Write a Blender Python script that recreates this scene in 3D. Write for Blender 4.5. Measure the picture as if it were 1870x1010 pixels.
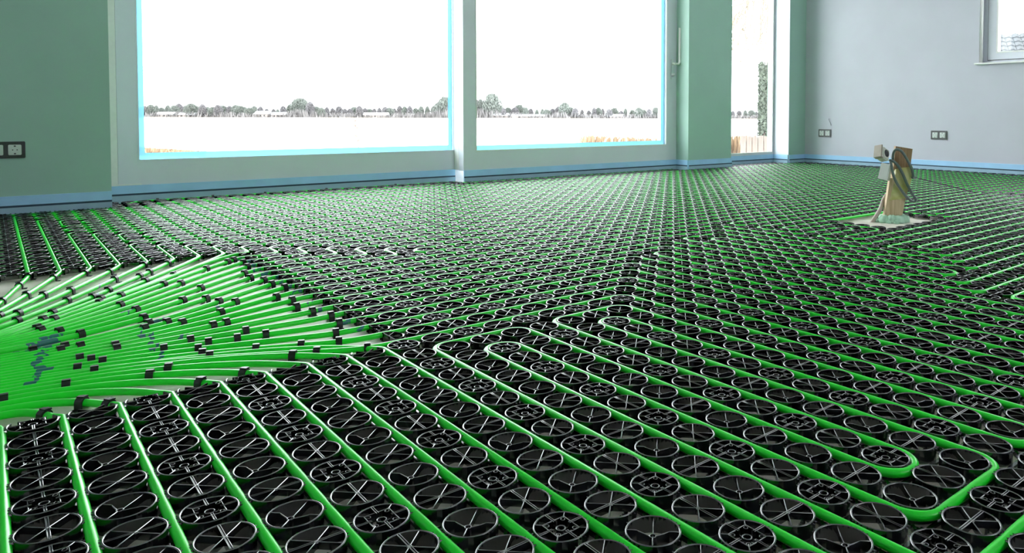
import bpy, bmesh, math, random
import numpy as np
from mathutils import Vector, Matrix

for o in list(bpy.data.objects):
    bpy.data.objects.remove(o)
SC = bpy.context.scene
COL = SC.collection
S = 0.08                      # one ring pitch of the mat in metres; lengths below are in pitches unless noted
random.seed(7)
rng = np.random.default_rng(11)

# ------------------------------------------------------------------ camera
F_PX, YAW, PITCH, PY, CAM_H, CAM_X, CAM_Y, PX, ROLL = 1339.29, 0.705565, 0.0352346, 258.93, 6.2864, -0.057, -11.918, 1120.2, 0.00278
R_ = Vector((math.cos(YAW), -math.sin(YAW), 0))
FW = Vector((math.sin(YAW), math.cos(YAW), 0))
FWD = FW * math.cos(PITCH) + Vector((0, 0, -1)) * math.sin(PITCH)
UP = FW * math.sin(PITCH) + Vector((0, 0, 1)) * math.cos(PITCH)
XC = R_ * math.cos(ROLL) + UP * math.sin(ROLL)
YC = UP * math.cos(ROLL) - R_ * math.sin(ROLL)
cam_d = bpy.data.cameras.new('camera')
cam = bpy.data.objects.new('camera', cam_d)
COL.objects.link(cam)
M4 = Matrix((XC, YC, -FWD)).transposed().to_4x4()
M4.translation = Vector((CAM_X, CAM_Y, CAM_H)) * S
cam.matrix_world = M4
cam_d.sensor_fit = 'HORIZONTAL'
cam_d.sensor_width = 36.0
cam_d.lens = F_PX / 1870 * 36.0
cam_d.shift_x = -(PX - 935) / 1870
cam_d.shift_y = -(505 - PY) / 1870
cam_d.clip_start = 0.02
cam_d.clip_end = 2000
SC.camera = cam

# ------------------------------------------------------------------ world: an even overcast sky
W = bpy.data.worlds.new('overcast_sky')
SC.world = W
W.use_nodes = True
bg = W.node_tree.nodes['Background']
bg.inputs[0].default_value = (0.93, 0.97, 1.0, 1)
bg.inputs[1].default_value = 10.0

SC.view_settings.view_transform = 'Standard'
SC.view_settings.look = 'None'
SC.view_settings.gamma = 1.0
SC.view_settings.use_curve_mapping = False
SC.view_settings.exposure = 0.0
SC.cycles.max_bounces = 10
SC.cycles.diffuse_bounces = 6
SC.cycles.transparent_max_bounces = 16
SC.cycles.sample_clamp_indirect = 6.0
SC.cycles.use_denoising = True

# ------------------------------------------------------------------ materials
def nodes_of(name):
    m = bpy.data.materials.new(name)
    m.use_nodes = True
    nt = m.node_tree
    return m, nt, nt.nodes['Principled BSDF']

def mat(name, col, rough=0.5, var=0.0, scale=20.0, spec=0.5, bump=0.0, metal=0.0, stretch=None, col2=None, detail=4.0):
    m, nt, b = nodes_of(name)
    b.inputs['Base Color'].default_value = (*col, 1)
    b.inputs['Roughness'].default_value = rough
    b.inputs['Specular IOR Level'].default_value = spec
    b.inputs['Metallic'].default_value = metal
    if var or bump or col2:
        tc = nt.nodes.new('ShaderNodeTexCoord')
        mp = nt.nodes.new('ShaderNodeMapping')
        nz = nt.nodes.new('ShaderNodeTexNoise')
        nz.inputs['Scale'].default_value = scale
        nz.inputs['Detail'].default_value = detail
        nt.links.new(tc.outputs['Object'], mp.inputs['Vector'])
        if stretch:
            mp.inputs['Scale'].default_value = stretch
        nt.links.new(mp.outputs['Vector'], nz.inputs['Vector'])
        if var or col2:
            rp = nt.nodes.new('ShaderNodeValToRGB')
            rp.color_ramp.elements[0].position = 0.3
            rp.color_ramp.elements[1].position = 0.7
            c2 = col2 if col2 else tuple(min(1, c * (1 + var)) for c in col)
            c1 = col if col2 else tuple(c * (1 - var) for c in col)
            rp.color_ramp.elements[0].color = (*c1, 1)
            rp.color_ramp.elements[1].color = (*c2, 1)
            nt.links.new(nz.outputs['Fac'], rp.inputs['Fac'])
            nt.links.new(rp.outputs['Color'], b.inputs['Base Color'])
        if bump:
            bp = nt.nodes.new('ShaderNodeBump')
            bp.inputs['Strength'].default_value = bump
            bp.inputs['Distance'].default_value = 0.004
            nt.links.new(nz.outputs['Fac'], bp.inputs['Height'])
            nt.links.new(bp.outputs['Normal'], b.inputs['Normal'])
    return m

def glass_mat():
    m = bpy.data.materials.new('window_glass')
    m.use_nodes = True
    nt = m.node_tree
    nt.nodes.clear()
    out = nt.nodes.new('ShaderNodeOutputMaterial')
    mix = nt.nodes.new('ShaderNodeMixShader')
    tr = nt.nodes.new('ShaderNodeBsdfTransparent')
    gl = nt.nodes.new('ShaderNodeBsdfGlossy')
    lw = nt.nodes.new('ShaderNodeLayerWeight')
    lw.inputs['Blend'].default_value = 0.5
    pw = nt.nodes.new('ShaderNodeMath')
    pw.operation = 'POWER'
    pw.inputs[1].default_value = 4.0
    nt.links.new(lw.outputs['Facing'], pw.inputs[0])
    fr = nt.nodes.new('ShaderNodeMath')
    fr.operation = 'MULTIPLY_ADD'
    fr.inputs[1].default_value = 0.6
    fr.inputs[2].default_value = 0.025
    nt.links.new(pw.outputs[0], fr.inputs[0])
    tr.inputs[0].default_value = (0.97, 0.985, 0.98, 1)
    gl.inputs['Roughness'].default_value = 0.02
    nt.links.new(fr.outputs[0], mix.inputs[0])
    nt.links.new(tr.outputs[0], mix.inputs[1])
    nt.links.new(gl.outputs[0], mix.inputs[2])
    nt.links.new(mix.outputs[0], out.inputs[0])
    return m

def film_mat(name, col):
    m = bpy.data.materials.new(name)
    m.use_nodes = True
    nt = m.node_tree
    nt.nodes.clear()
    out = nt.nodes.new('ShaderNodeOutputMaterial')
    mix = nt.nodes.new('ShaderNodeMixShader')
    tl = nt.nodes.new('ShaderNodeBsdfTransparent')
    df = nt.nodes.new('ShaderNodeBsdfTranslucent')
    mix.inputs[0].default_value = 0.6
    tl.inputs[0].default_value = (*col, 1)
    df.inputs[0].default_value = (*col, 1)
    nt.links.new(tl.outputs[0], mix.inputs[1])
    nt.links.new(df.outputs[0], mix.inputs[2])
    nt.links.new(mix.outputs[0], out.inputs[0])
    return m

def pipe_mat():
    """green plastic pipe with blue marker smears drawn across the bundle on the bare floor"""
    m, nt, b = nodes_of('green_pipe_plastic')
    L = nt.links.new
    b.inputs['Roughness'].default_value = 0.33
    b.inputs['Specular IOR Level'].default_value = 0.5
    geo = nt.nodes.new('ShaderNodeNewGeometry')
    sep = nt.nodes.new('ShaderNodeSeparateXYZ')
    L(geo.outputs['Position'], sep.inputs[0])
    def math_(op, a, c=None):
        n = nt.nodes.new('ShaderNodeMath')
        n.operation = op
        for i, v in enumerate((a, c)):
            if v is None:
                continue
            if isinstance(v, (int, float)):
                n.inputs[i].default_value = v
            else:
                L(v, n.inputs[i])
        return n.outputs[0]
    nz = nt.nodes.new('ShaderNodeTexNoise')
    nz.inputs['Scale'].default_value = 22.0
    nz.inputs['Detail'].default_value = 3.0
    L(geo.outputs['Position'], nz.inputs['Vector'])
    nf = nz.outputs['Fac']
    total = None
    # (x at y0, x at y1, y0, y1, half width), metres
    for xa, xb, ya, yb, w in ((0.055, 0.075, 0.80, 1.05, 0.016), (0.262, 0.262, 0.80, 1.10, 0.010), (0.30, 0.34, 0.93, 0.99, 0.016),
                              (0.06, 0.10, 1.05, 1.16, 0.045), (0.245, 0.285, 1.28, 1.34, 0.028), (0.30, 0.33, 1.12, 1.17, 0.02),
                              (0.45, 0.47, 1.15, 1.32, 0.012), (0.655, 0.665, 0.75, 1.9, 0.016), (0.20, 0.26, 1.5, 1.75, 0.012)):
        t = math_('MULTIPLY', math_('SUBTRACT', sep.outputs['Y'], ya), (xb - xa) / (yb - ya))
        cx = math_('ADD', math_('ADD', t, xa), math_('MULTIPLY', math_('SUBTRACT', nf, 0.5), 0.09))
        d = math_('ABSOLUTE', math_('SUBTRACT', sep.outputs['X'], cx))
        inx = math_('LESS_THAN', d, w * 0.6)
        iny = math_('MULTIPLY', math_('GREATER_THAN', sep.outputs['Y'], ya), math_('LESS_THAN', sep.outputs['Y'], yb))
        k = math_('MULTIPLY', inx, iny)
        total = k if total is None else math_('MAXIMUM', total, k)
    nz2 = nt.nodes.new('ShaderNodeTexNoise')
    nz2.inputs['Scale'].default_value = 60.0
    L(geo.outputs['Position'], nz2.inputs['Vector'])
    total = math_('MULTIPLY', total, math_('GREATER_THAN', nz2.outputs['Fac'], 0.44))
    rp = nt.nodes.new('ShaderNodeMix')
    rp.data_type = 'RGBA'
    rp.inputs[6].default_value = (0.006, 0.80, 0.022, 1)
    rp.inputs[7].default_value = (0.012, 0.05, 0.17, 1)
    L(math_('MULTIPLY', total, 0.85), rp.inputs[0])
    L(rp.outputs[2], b.inputs['Base Color'])
    return m

MT = {
    'wall': mat('wall_plaster', (0.55, 0.55, 0.615), 0.85, 0.03, 3.0, spec=0.2, bump=0.05),
    'wall_shaded': mat('wall_plaster_shade_tint', (0.36, 0.53, 0.465), 0.85, 0.03, 3.0, spec=0.2, bump=0.05),  # window wall's shade and green bounce light are put into this plaster colour
    'ceiling': mat('ceiling_paint', (0.8, 0.82, 0.82), 0.9, 0.02, 2.0),
    'slab': mat('bare_screed', (0.58, 0.54, 0.45), 0.6, scale=9.0, col2=(0.78, 0.74, 0.66), bump=0.2, detail=8.0),
    'frame': mat('painted_frame', (0.66, 0.68, 0.75), 0.42, 0.02, 6.0),
    'white': mat('white_plastic', (0.78, 0.78, 0.76), 0.4, 0.03, 30.0),
    'black': mat('black_plastic', (0.005, 0.005, 0.008), 0.16, 0.2, 40.0, spec=0.5),
    'clip': mat('black_clip_plastic', (0.006, 0.006, 0.008), 0.42, 0.2, 60.0),
    'pipe': pipe_mat(),
    'foam': mat('blue_foam', (0.38, 0.64, 0.90), 0.7, 0.05, 8.0, bump=0.05),
    'foam_low': mat('blue_foam_skirt', (0.32, 0.48, 0.60), 0.65, 0.06, 10.0),
    'slit': mat('dark_slit', (0.03, 0.06, 0.10), 0.8, 0.1, 20.0),
    'film': film_mat('blue_protective_film', (0.29, 0.47, 0.54)),
    'glass': glass_mat(),
    'steel': mat('brushed_steel', (0.7, 0.71, 0.73), 0.28, 0.05, 80.0, metal=0.9),
    'socket_plate': mat('dark_plate', (0.035, 0.04, 0.04), 0.35, 0.1, 40.0),
    'socket': mat('socket_insert', (0.6, 0.65, 0.62), 0.4, 0.02, 40.0),
    'hole': mat('black_hole', (0.01, 0.01, 0.01), 0.6, 0.1, 40.0),
    'wood': mat('post_wood', (0.50, 0.36, 0.20), 0.6, scale=14.0, stretch=(9, 9, 0.6), col2=(0.70, 0.54, 0.35), bump=0.15),
    'wood_dark': mat('post_wood_core', (0.26, 0.15, 0.07), 0.6, scale=14.0, stretch=(9, 9, 0.6), col2=(0.40, 0.26, 0.13), bump=0.15),
    'wrap': mat('yellow_wrap', (0.50, 0.48, 0.13), 0.3, scale=25.0, col2=(0.66, 0.62, 0.32), bump=0.5),
    'boxwhite': mat('box_plastic', (0.66, 0.66, 0.60), 0.45, 0.03, 30.0),
    'cable': mat('grey_cable', (0.13, 0.17, 0.16), 0.4, 0.1, 60.0),
    'conduit': mat('pale_conduit', (0.42, 0.36, 0.30), 0.5, 0.08, 30.0),
    'pu': mat('pale_green_foam', (0.36, 0.60, 0.44), 0.8, scale=40.0, col2=(0.50, 0.72, 0.56), bump=0.8),
    'lake': mat('frozen_lake', (0.86, 0.88, 0.9), 0.5, 0.02, 0.05),
    'earth': mat('winter_ground', (0.20, 0.16, 0.11), 0.9, 0.3, 2.0),
    'tree': mat('bare_tree', (0.15, 0.142, 0.148), 0.9, 0.2, 0.4),
    'tree2': mat('bare_tree_green', (0.145, 0.16, 0.142), 0.9, 0.2, 0.4),
    'brush': mat('shore_brush', (0.15, 0.14, 0.14), 0.9, 0.35, 0.25),
    'reed': mat('dry_reed', (0.22, 0.145, 0.085), 0.9, 0.3, 3.0),
    'twig': mat('dry_twig', (0.17, 0.13, 0.11), 0.9, 0.2, 10.0),
    'willow': mat('willow_twig', (0.24, 0.20, 0.15), 0.9, 0.2, 5.0),
    'ivy': mat('ivy_leaf', (0.07, 0.085, 0.06), 0.8, 0.4, 20.0),
    'brick': mat('pier_brick', (0.13, 0.09, 0.08), 0.9, 0.3, 15.0),
    'fence': mat('fence_board', (0.20, 0.165, 0.145), 0.9, 0.25, 6.0, stretch=(6, 6, 0.5)),
    'housewall': mat('far_house_wall', (0.24, 0.21, 0.20), 0.9, 0.1, 1.0),
    'houseroof': mat('far_house_roof', (0.30, 0.30, 0.31), 0.9, 0.15, 1.0),
    'rooftile': mat('neighbour_roof_tile', (0.045, 0.05, 0.055), 0.8, 0.4, 8.0),
}

MT['black'].node_tree.nodes['Principled BSDF'].inputs['IOR'].default_value = 2.25

# ------------------------------------------------------------------ mesh helpers
class MB:
    def __init__(self):
        self.v, self.f, self.sm = [], [], []
    def add(self, vs, fs, smooth=False):
        n = len(self.v)
        self.v += [tuple(p) for p in vs]
        self.f += [tuple(i + n for i in f) for f in fs]
        self.sm += [smooth] * len(fs)
        return self
    def box(self, x0, x1, y0, y1, z0, z1):
        vs = [(x0, y0, z0), (x1, y0, z0), (x1, y1, z0), (x0, y1, z0), (x0, y0, z1), (x1, y0, z1), (x1, y1, z1), (x0, y1, z1)]
        return self.add(vs, [(0, 3, 2, 1), (4, 5, 6, 7), (0, 1, 5, 4), (1, 2, 6, 5), (2, 3, 7, 6), (3, 0, 4, 7)])
    def bbox(self, x0, x1, y0, y1, z0, z1, b):
        """box with chamfered edges"""
        bm = bmesh.new()
        bmesh.ops.create_cube(bm, size=1)
        for v in bm.verts:
            v.co = Vector(((x0 + x1) / 2 + v.co.x * (x1 - x0), (y0 + y1) / 2 + v.co.y * (y1 - y0), (z0 + z1) / 2 + v.co.z * (z1 - z0)))
        bmesh.ops.bevel(bm, geom=bm.edges[:], offset=b, segments=2, affect='EDGES')
        bm.verts.index_update()
        self.add([v.co[:] for v in bm.verts], [[v.index for v in f.verts] for f in bm.faces])
        bm.free()
        return self
    def bar(self, a, b, w, z0, z1):
        """vertical wall between two plan points"""
        ax, ay = a; bx, by = b
        dx, dy = bx - ax, by - ay
        l = math.hypot(dx, dy) or 1
        nx, ny = -dy / l * w / 2, dx / l * w / 2
        vs = [(ax + nx, ay + ny, z0), (ax - nx, ay - ny, z0), (bx - nx, by - ny, z0), (bx + nx, by + ny, z0)]
        h = w * 0.28
        vs += [(x, y, z1 - h) for x, y, _ in vs]
        vs += [(ax, ay, z1), (bx, by, z1)]
        self.add(vs, [(0, 1, 5, 4), (2, 3, 7, 6), (1, 2, 6, 5), (3, 0, 4, 7)])
        m = len(self.v) - 10
        self.f += [(m + 8, m + 5, m + 6, m + 9), (m + 4, m + 8, m + 9, m + 7)]
        self.sm += [True, True]
        return self
    def ring(self, cx, cy, ro, ri, z0, z1, n, a0=0.0, a1=2 * math.pi):
        full = abs(a1 - a0 - 2 * math.pi) < 1e-6
        k = n if full else n + 1
        vs = []
        for i in range(k):
            a = a0 + (a1 - a0) * i / n
            c, s = math.cos(a), math.sin(a)
            rm, h = (ro + ri) / 2, (ro - ri) * 0.3
            vs += [(cx + ro * c, cy + ro * s, z0), (cx + ro * c, cy + ro * s, z1 - h), (cx + rm * c, cy + rm * s, z1), (cx + ri * c, cy + ri * s, z1 - h), (cx + ri * c, cy + ri * s, z0)]
        fa, fb = [], []
        for i in range(n):
            p, q = 5 * i, 5 * ((i + 1) % k)
            fa += [(p, q, q + 1, p + 1), (p + 3, q + 3, q + 4, p + 4)]
            fb += [(p + 1, q + 1, q + 2, p + 2), (p + 2, q + 2, q + 3, p + 3)]
        m = len(self.v)
        self.add(vs, fa)
        self.f += [tuple(i + m for i in f) for f in fb]
        self.sm += [True] * len(fb)
        return self
    def tube(self, pts, r, n=10, caps=True, r1=None):
        pts = [Vector(p) for p in pts]
        N = len(pts)
        vs, fs = [], []
        prev = None
        for i, p in enumerate(pts):
            t = (pts[min(i + 1, N - 1)] - pts[max(i - 1, 0)]).normalized()
            if prev is None:
                up = Vector((0, 0, 1)) if abs(t.z) < 0.95 else Vector((1, 0, 0))
                s = t.cross(up).normalized()
            else:
                s = (prev - t * prev.dot(t)).normalized()
            prev = s
            u = s.cross(t)
            rr = r if r1 is None else r + (r1 - r) * i / max(1, N - 1)
            for k in range(n):
                a = 2 * math.pi * k / n
                vs.append(p + s * (rr * math.cos(a)) + u * (rr * math.sin(a)))
        for i in range(N - 1):
            for k in range(n):
                fs.append((i * n + k, i * n + (k + 1) % n, (i + 1) * n + (k + 1) % n, (i + 1) * n + k))
        m = len(self.v)
        self.add(vs, fs, True)
        if caps:
            self.f += [tuple(m + k for k in range(n))[::-1], tuple(m + (N - 1) * n + k for k in range(n))]
            self.sm += [False, False]
        return self
    def lathe(self, prof, cx, cy, n=16, axis='z'):
        vs, fs = [], []
        for r, z in prof:
            for k in range(n):
                a = 2 * math.pi * k / n
                vs.append((cx + r * math.cos(a), cy + r * math.sin(a), z))
        for i in range(len(prof) - 1):
            for k in range(n):
                fs.append((i * n + k, i * n + (k + 1) % n, (i + 1) * n + (k + 1) % n, (i + 1) * n + k))
        return self.add(vs, fs, True)
    def xf(self, M):
        self.v = [tuple(M @ Vector(p)) for p in self.v]
        return self
    def mesh(self, name, m, scale=S):
        me = bpy.data.meshes.new(name)
        me.from_pydata([(x * scale, y * scale, z * scale) for x, y, z in self.v], [], self.f)
        if m is not None:
            me.materials.append(MT[m])
        me.polygons.foreach_set('use_smooth', self.sm)
        me.update()
        return me
    def build(self, name, m, parent=None, scale=S):
        o = bpy.data.objects.new(name, self.mesh(name, m, scale))
        COL.objects.link(o)
        if parent is not None:
            o.parent = parent
        return o

def tag(o, label=None, cat=None, group=None, kind=None):
    if label: o['label'] = label
    if cat: o['category'] = cat
    if group: o['group'] = group
    if kind: o['kind'] = kind
    return o

def empty(name, loc=(0, 0, 0), rz=0.0):
    o = bpy.data.objects.new(name, None)
    COL.objects.link(o)
    o.location = Vector(loc) * S
    o.rotation_euler = (0, 0, rz)
    o.empty_display_size = 0.05
    return o

def copy_tree(o, parent=None):
    c = o.copy()
    COL.objects.link(c)
    c.parent = parent
    for ch in list(o.children):
        copy_tree(ch, c)
    return c

ORD = ['first', 'second', 'third', 'fourth', 'fifth', 'sixth', 'seventh', 'eighth', 'ninth', 'tenth', 'eleventh', 'twelfth',
       'thirteenth', 'fourteenth', 'fifteenth', 'sixteenth', 'seventeenth', 'eighteenth', 'nineteenth']

# ------------------------------------------------------------------ room shell
ZF = -0.27                    # slab level (ring tops are z = 0)
YW, XR, XL, YB, ZC = 48.4, 86.3, -17.0, -42.0, 32.5
DY1, DY2 = 52.2, 50.4         # room faces of the fixed and the sliding door leaf
OUT = 53.6
ZT = 31.0                     # top of the tall openings

def struct(name, mb, m, parent=None):
    o = mb.build(name, m, parent)
    if parent is None:
        o['kind'] = 'structure'
    return o

struct('floor', MB().box(XL - 2, XR + 3.6, YB - 2, OUT, -3.0, ZF), 'slab')
struct('ceiling', MB().box(XL - 2, XR + 3.6, YB - 2, OUT, ZC, ZC + 2), 'ceiling')
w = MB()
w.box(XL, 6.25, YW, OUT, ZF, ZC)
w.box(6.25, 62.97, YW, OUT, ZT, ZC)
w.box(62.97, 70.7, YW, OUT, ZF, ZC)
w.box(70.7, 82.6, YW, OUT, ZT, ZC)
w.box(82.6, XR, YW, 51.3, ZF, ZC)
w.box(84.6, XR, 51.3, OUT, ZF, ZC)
struct('wall_back', w, 'wall_shaded')
WY0, WY1, WZ0, WZ1 = 2.0, 25.05, 12.4, 25.0     # window in the right wall, its unseen part widened to light the ring rims
w = MB()
w.box(XR, XR + 3.6, WY1, OUT, ZF, ZC)
w.box(XR, XR + 3.6, YB, WY0, ZF, ZC)
w.box(XR, XR + 3.6, WY0, WY1, ZF, WZ0)
w.box(XR, XR + 3.6, WY0, WY1, WZ1, ZC)
struct('wall_right', w, 'wall')
# side and rear walls of the room, behind the camera, unseen; the rear opening is added to bring in daylight
w = MB()
w.box(XL - 2, XL, YB, OUT, ZF, ZC)
struct('wall_left', w, 'wall')
w = MB()
w.box(XL, 20, YB - 2, YB, ZF, ZC)
w.box(44, XR, YB - 2, YB, ZF, ZC)
w.box(20, 44, YB - 2, YB, 27, ZC)
w.box(20, 44, YB - 2, YB, ZF, 18.0)
struct('wall_front', w, 'wall')

# ------------------------------------------------------------------ sliding door (door_1)
def rect_frame(mb, x0, x1, z0, z1, wl, wr, wb, wt, ya, yb):
    mb.box(x0, x0 + wl, ya, yb, z0, z1)
    mb.box(x1 - wr, x1, ya, yb, z0, z1)
    mb.box(x0 + wl, x1 - wr, ya, yb, z0, z0 + wb)
    mb.box(x0 + wl, x1 - wr, ya, yb, z1 - wt, z1)
    return mb

door = empty('door_1', (35, DY1, 0))
door['kind'] = 'structure'
def dpart(name, mb, m, parent=door):
    o = mb.build(name, m)
    o.parent = parent
    base = parent.matrix_world if False else None
    off = Vector((35, DY1, 0)) * S
    if parent is door:
        o.location = -off
    return o
outer = MB()
outer.box(6.25, 7.05, DY1 - 0.05, OUT - 0.3, ZF, ZT)
outer.box(6.25, 62.97, DY1 - 0.3, OUT - 0.3, ZT - 0.7, ZT)
outer.box(6.25, 62.97, DY1 + 0.02, OUT - 0.3, ZF, 1.0)
dpart('outer_frame', outer, 'white')
fixed = rect_frame(MB(), 7.07, 34.9, 1.0, ZT - 0.7, 1.28, 0.55, 1.89, 1.3, DY1, DY1 + 0.9)
fx = dpart('fixed_leaf', fixed, 'frame')
dpart('glazing_bead', rect_frame(MB(), 8.3, 34.4, 2.84, ZT - 1.95, 0.1, 0.1, 0.1, 0.1, DY1 - 0.04, DY1 + 0.1), 'frame', fx)
dpart('pane', MB().box(8.36, 34.34, DY1 + 0.45, DY1 + 0.55, 2.9, ZT - 2.0), 'glass', fx)
f = MB()
f.box(8.37, 8.80, DY1 + 0.40, DY1 + 0.44, 2.9, ZT - 2.0)
dpart('protective_film', f, 'film', fx)
f = MB(); f.box(8.80, 33.85, DY1 + 0.40, DY1 + 0.44, 2.9, 3.42)
dpart('protective_film', f, 'film', fx)
f = MB(); f.box(33.85, 34.3, DY1 + 0.40, DY1 + 0.44, 2.9, ZT - 2.0)
dpart('protective_film', f, 'film', fx)
dpart('drip_groove', MB().box(7.0, 8.5, DY1 - 0.06, DY1, 1.09, 1.18), 'white', fx)

slide = rect_frame(MB(), 34.28, 63.7, 1.0, ZT - 0.5, 1.4, 2.45, 1.9, 1.3, DY2, DY2 + 0.9)
sl = dpart('sliding_leaf', slide, 'frame')
dpart('end_stile', MB().box(34.26, 34.9, DY2 + 0.9, DY1 - 0.02, 1.05, ZT - 0.5), 'white', sl)
dpart('glazing_bead', rect_frame(MB(), 35.62, 61.3, 2.84, ZT - 1.75, 0.1, 0.1, 0.1, 0.1, DY2 - 0.04, DY2 + 0.1), 'white', sl)
dpart('pane', MB().box(35.68, 61.26, DY2 + 0.45, DY2 + 0.55, 2.9, ZT - 1.8), 'glass', sl)
f = MB(); f.box(35.7, 60.8, DY2 + 0.40, DY2 + 0.44, 2.9, 3.38)
dpart('protective_film', f, 'film', sl)
f = MB(); f.box(60.8, 61.24, DY2 + 0.40, DY2 + 0.44, 2.9, ZT - 1.8)
dpart('protective_film', f, 'film', sl)
dpart('roller_stop', MB().box(34.35, 34.7, DY2 + 1.0, DY2 + 1.5, 1.15, 1.45).box(34.5, 34.62, DY2 + 1.05, DY2 + 1.4, 1.45, 1.58), 'hole', sl)
hd = dpart('handle_plate', MB().bbox(61.95, 62.45, DY2 - 0.1, DY2, 10.7, 13.1, 0.05), 'steel', sl)
hb = MB()
hb.tube([(62.2, DY2 - 0.05, 12.5), (62.2, DY2 - 0.55, 12.5)], 0.16, 12)
hb.tube([(62.2, DY2 - 0.5, 12.5), (62.75, DY2 - 0.55, 12.5), (62.9, DY2 - 0.55, 12.75), (62.9, DY2 - 0.55, 16.8)], 0.13, 12)
dpart('lever', hb, 'white', hd)
dpart('lock_cylinder', MB().lathe([(0.0, 0.3), (0.17, 0.3), (0.2, 0.0)], 0, 0, 14).xf(Matrix.Translation((62.2, DY2 - 0.08, 11.2)) @ Matrix.Rotation(math.pi / 2, 4, 'X')), 'steel', hd)

# ------------------------------------------------------------------ narrow full height window (window_1)
def group_part(root, off):
    def p(name, mb, m, parent=None):
        o = mb.build(name, m)
        o.parent = parent or root
        if parent is None:
            o.location = -Vector(off) * S
        return o
    return p
win1 = empty('window_1', (76, 51, 0)); win1['kind'] = 'structure'
wp = group_part(win1, (76, 51, 0))
wp('window_frame', rect_frame(MB(), 70.7, 82.6, 0.9, ZT, 0.9, 0.35, 0.5, 0.9, 50.9, 51.3), 'frame')
wp('glazing_bead', rect_frame(MB(), 71.5, 82.28, 1.3, ZT - 0.8, 0.14, 0.2, 0.14, 0.14, 50.8, 50.95), 'white')
wp('pane', MB().box(71.6, 82.2, 51.05, 51.12, 1.35, ZT - 0.9), 'glass')
wp('lit_reveal_face', MB().box(82.5, 82.62, YW - 0.02, 50.95, ZF, ZT), 'frame')  # added plate, paler than the wall: brightness of the lit reveal as colour
wp('window_sill', MB().box(70.7, 82.6, 50.9, 51.6, ZF, 0.9), 'white')

# window in the right wall (window_2)
win2 = empty('window_2', (XR, 18, WZ0)); win2['kind'] = 'structure'
wq = group_part(win2, (XR, 18, WZ0))
def yframe(mb, y0, y1, z0, z1, w0, w1, wb, wt, xa, xb):
    mb.box(xa, xb, y0, y0 + w0, z0, z1)
    mb.box(xa, xb, y1 - w1, y1, z0, z1)
    mb.box(xa, xb, y0 + w0, y1 - w1, z0, z0 + wb)
    mb.box(xa, xb, y0 + w0, y1 - w1, z1 - wt, z1)
    return mb
XS = XR + 1.15
wq('window_frame', yframe(MB(), WY0, WY1, WZ0, WZ1, 0.5, 0.5, 0.35, 0.4, XS, XS + 1.2), 'frame')
sash = wq('sash', yframe(MB(), WY0 + 0.5, WY1 - 0.55, WZ0 + 0.4, WZ1 - 0.45, 1.0, 1.0, 0.85, 0.9, XS - 0.12, XS + 0.8), 'frame')
wq('seal', yframe(MB(), WY0 + 0.43, WY1 - 0.48, WZ0 + 0.33, WZ1 - 0.38, 0.08, 0.08, 0.08, 0.08, XS - 0.03, XS + 0.1), 'hole')
wq('glazing_bead', yframe(MB(), WY0 + 1.4, WY1 - 1.45, WZ0 + 1.15, WZ1 - 1.25, 0.18, 0.18, 0.16, 0.16, XS - 0.16, XS + 0.2), 'white', None)
wq('pane', MB().box(XS + 0.4, XS + 0.5, WY0 + 1.5, WY1 - 1.55, WZ0 + 1.2, WZ1 - 1.3), 'glass')
wq('window_sill', MB().bbox(XR - 0.55, XS + 0.3, WY0 - 0.5, WY1 + 0.35, WZ0 - 0.16, WZ0 + 0.03, 0.05), 'white')
jm = MB()
jm.tube([(XR + 0.3, WY1 - 0.02, WZ0), (XR + 0.3, WY1 - 0.02, WZ1)], 0.25, 10)
wq('corner_bead', jm, 'white')

# ------------------------------------------------------------------ blue edge insulation
def strip(label, segs):
    """segs: list of (x0,y0,x1,y1, nx,ny): runs along the wall foot, n = side facing the room"""
    root = empty('edge_insulation_strip', (segs[0][0], segs[0][1], ZF))
    up_, sl_, lo_ = MB(), MB(), MB()
    for x0, y0, x1, y1, nx, ny in segs:
        def bx(mb, t0, t1, z0, z1):
            xs = sorted([x0 + nx * t0, x1 + nx * t0, x0 + nx * t1, x1 + nx * t1])
            ys = sorted([y0 + ny * t0, y1 + ny * t0, y0 + ny * t1, y1 + ny * t1])
            mb.box(xs[0], xs[-1], ys[0], ys[-1], z0, z1)
        bx(up_, 0.01, 0.13, ZF, 1.06)
        bx(sl_, 0.13, 0.16, 0.34, 0.47)
        bx(lo_, 0.13, 0.19, ZF, 0.34)
    off = -Vector((segs[0][0], segs[0][1], ZF)) * S
    for nm, mb, m in (('foam_band', up_, 'foam'), ('tear_off_slit', sl_, 'slit'), ('foil_skirt', lo_, 'foam_low')):
        o = mb.build(nm, m, root)
        o.location = off
    return tag(root, label, 'foam strip', 'blue insulation strips at the foot of the walls')
strip('blue foam edge strip along the foot of the shaded greenish wall beside the door', [(XL, YW, 6.25, YW, 0, -1)])
strip('light blue foam edge strip under the wide fixed door pane', [(6.25, DY1, 34.3, DY1, 0, -1)])
strip('blue foam edge strip under the sliding door leaf with the handle', [(34.28, DY2, 62.97, DY2, 0, -1)])
strip('short blue foam edge strip on the side of the pillar facing the door', [(62.95, YW, 62.95, DY2 - 0.2, -1, 0)])
strip('blue foam edge strip at the foot of the pillar between door and narrow window', [(62.97, YW, 70.7, YW, 0, -1)])
strip('pale blue foam edge strip below the narrow tall window', [(70.72, 50.9, 82.58, 50.9, 0, -1)])
strip('short pale blue foam edge strip on the bright reveal of the narrow window', [(82.49, YW, 82.49, 50.7, -1, 0)])
strip('blue foam edge strip on the short wall piece in the room corner', [(82.6, YW, XR, YW, 0, -1)])
strip('long blue foam edge strip along the foot of the wall with two sockets', [(XR, YB, XR, YW, -1, 0)])

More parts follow.
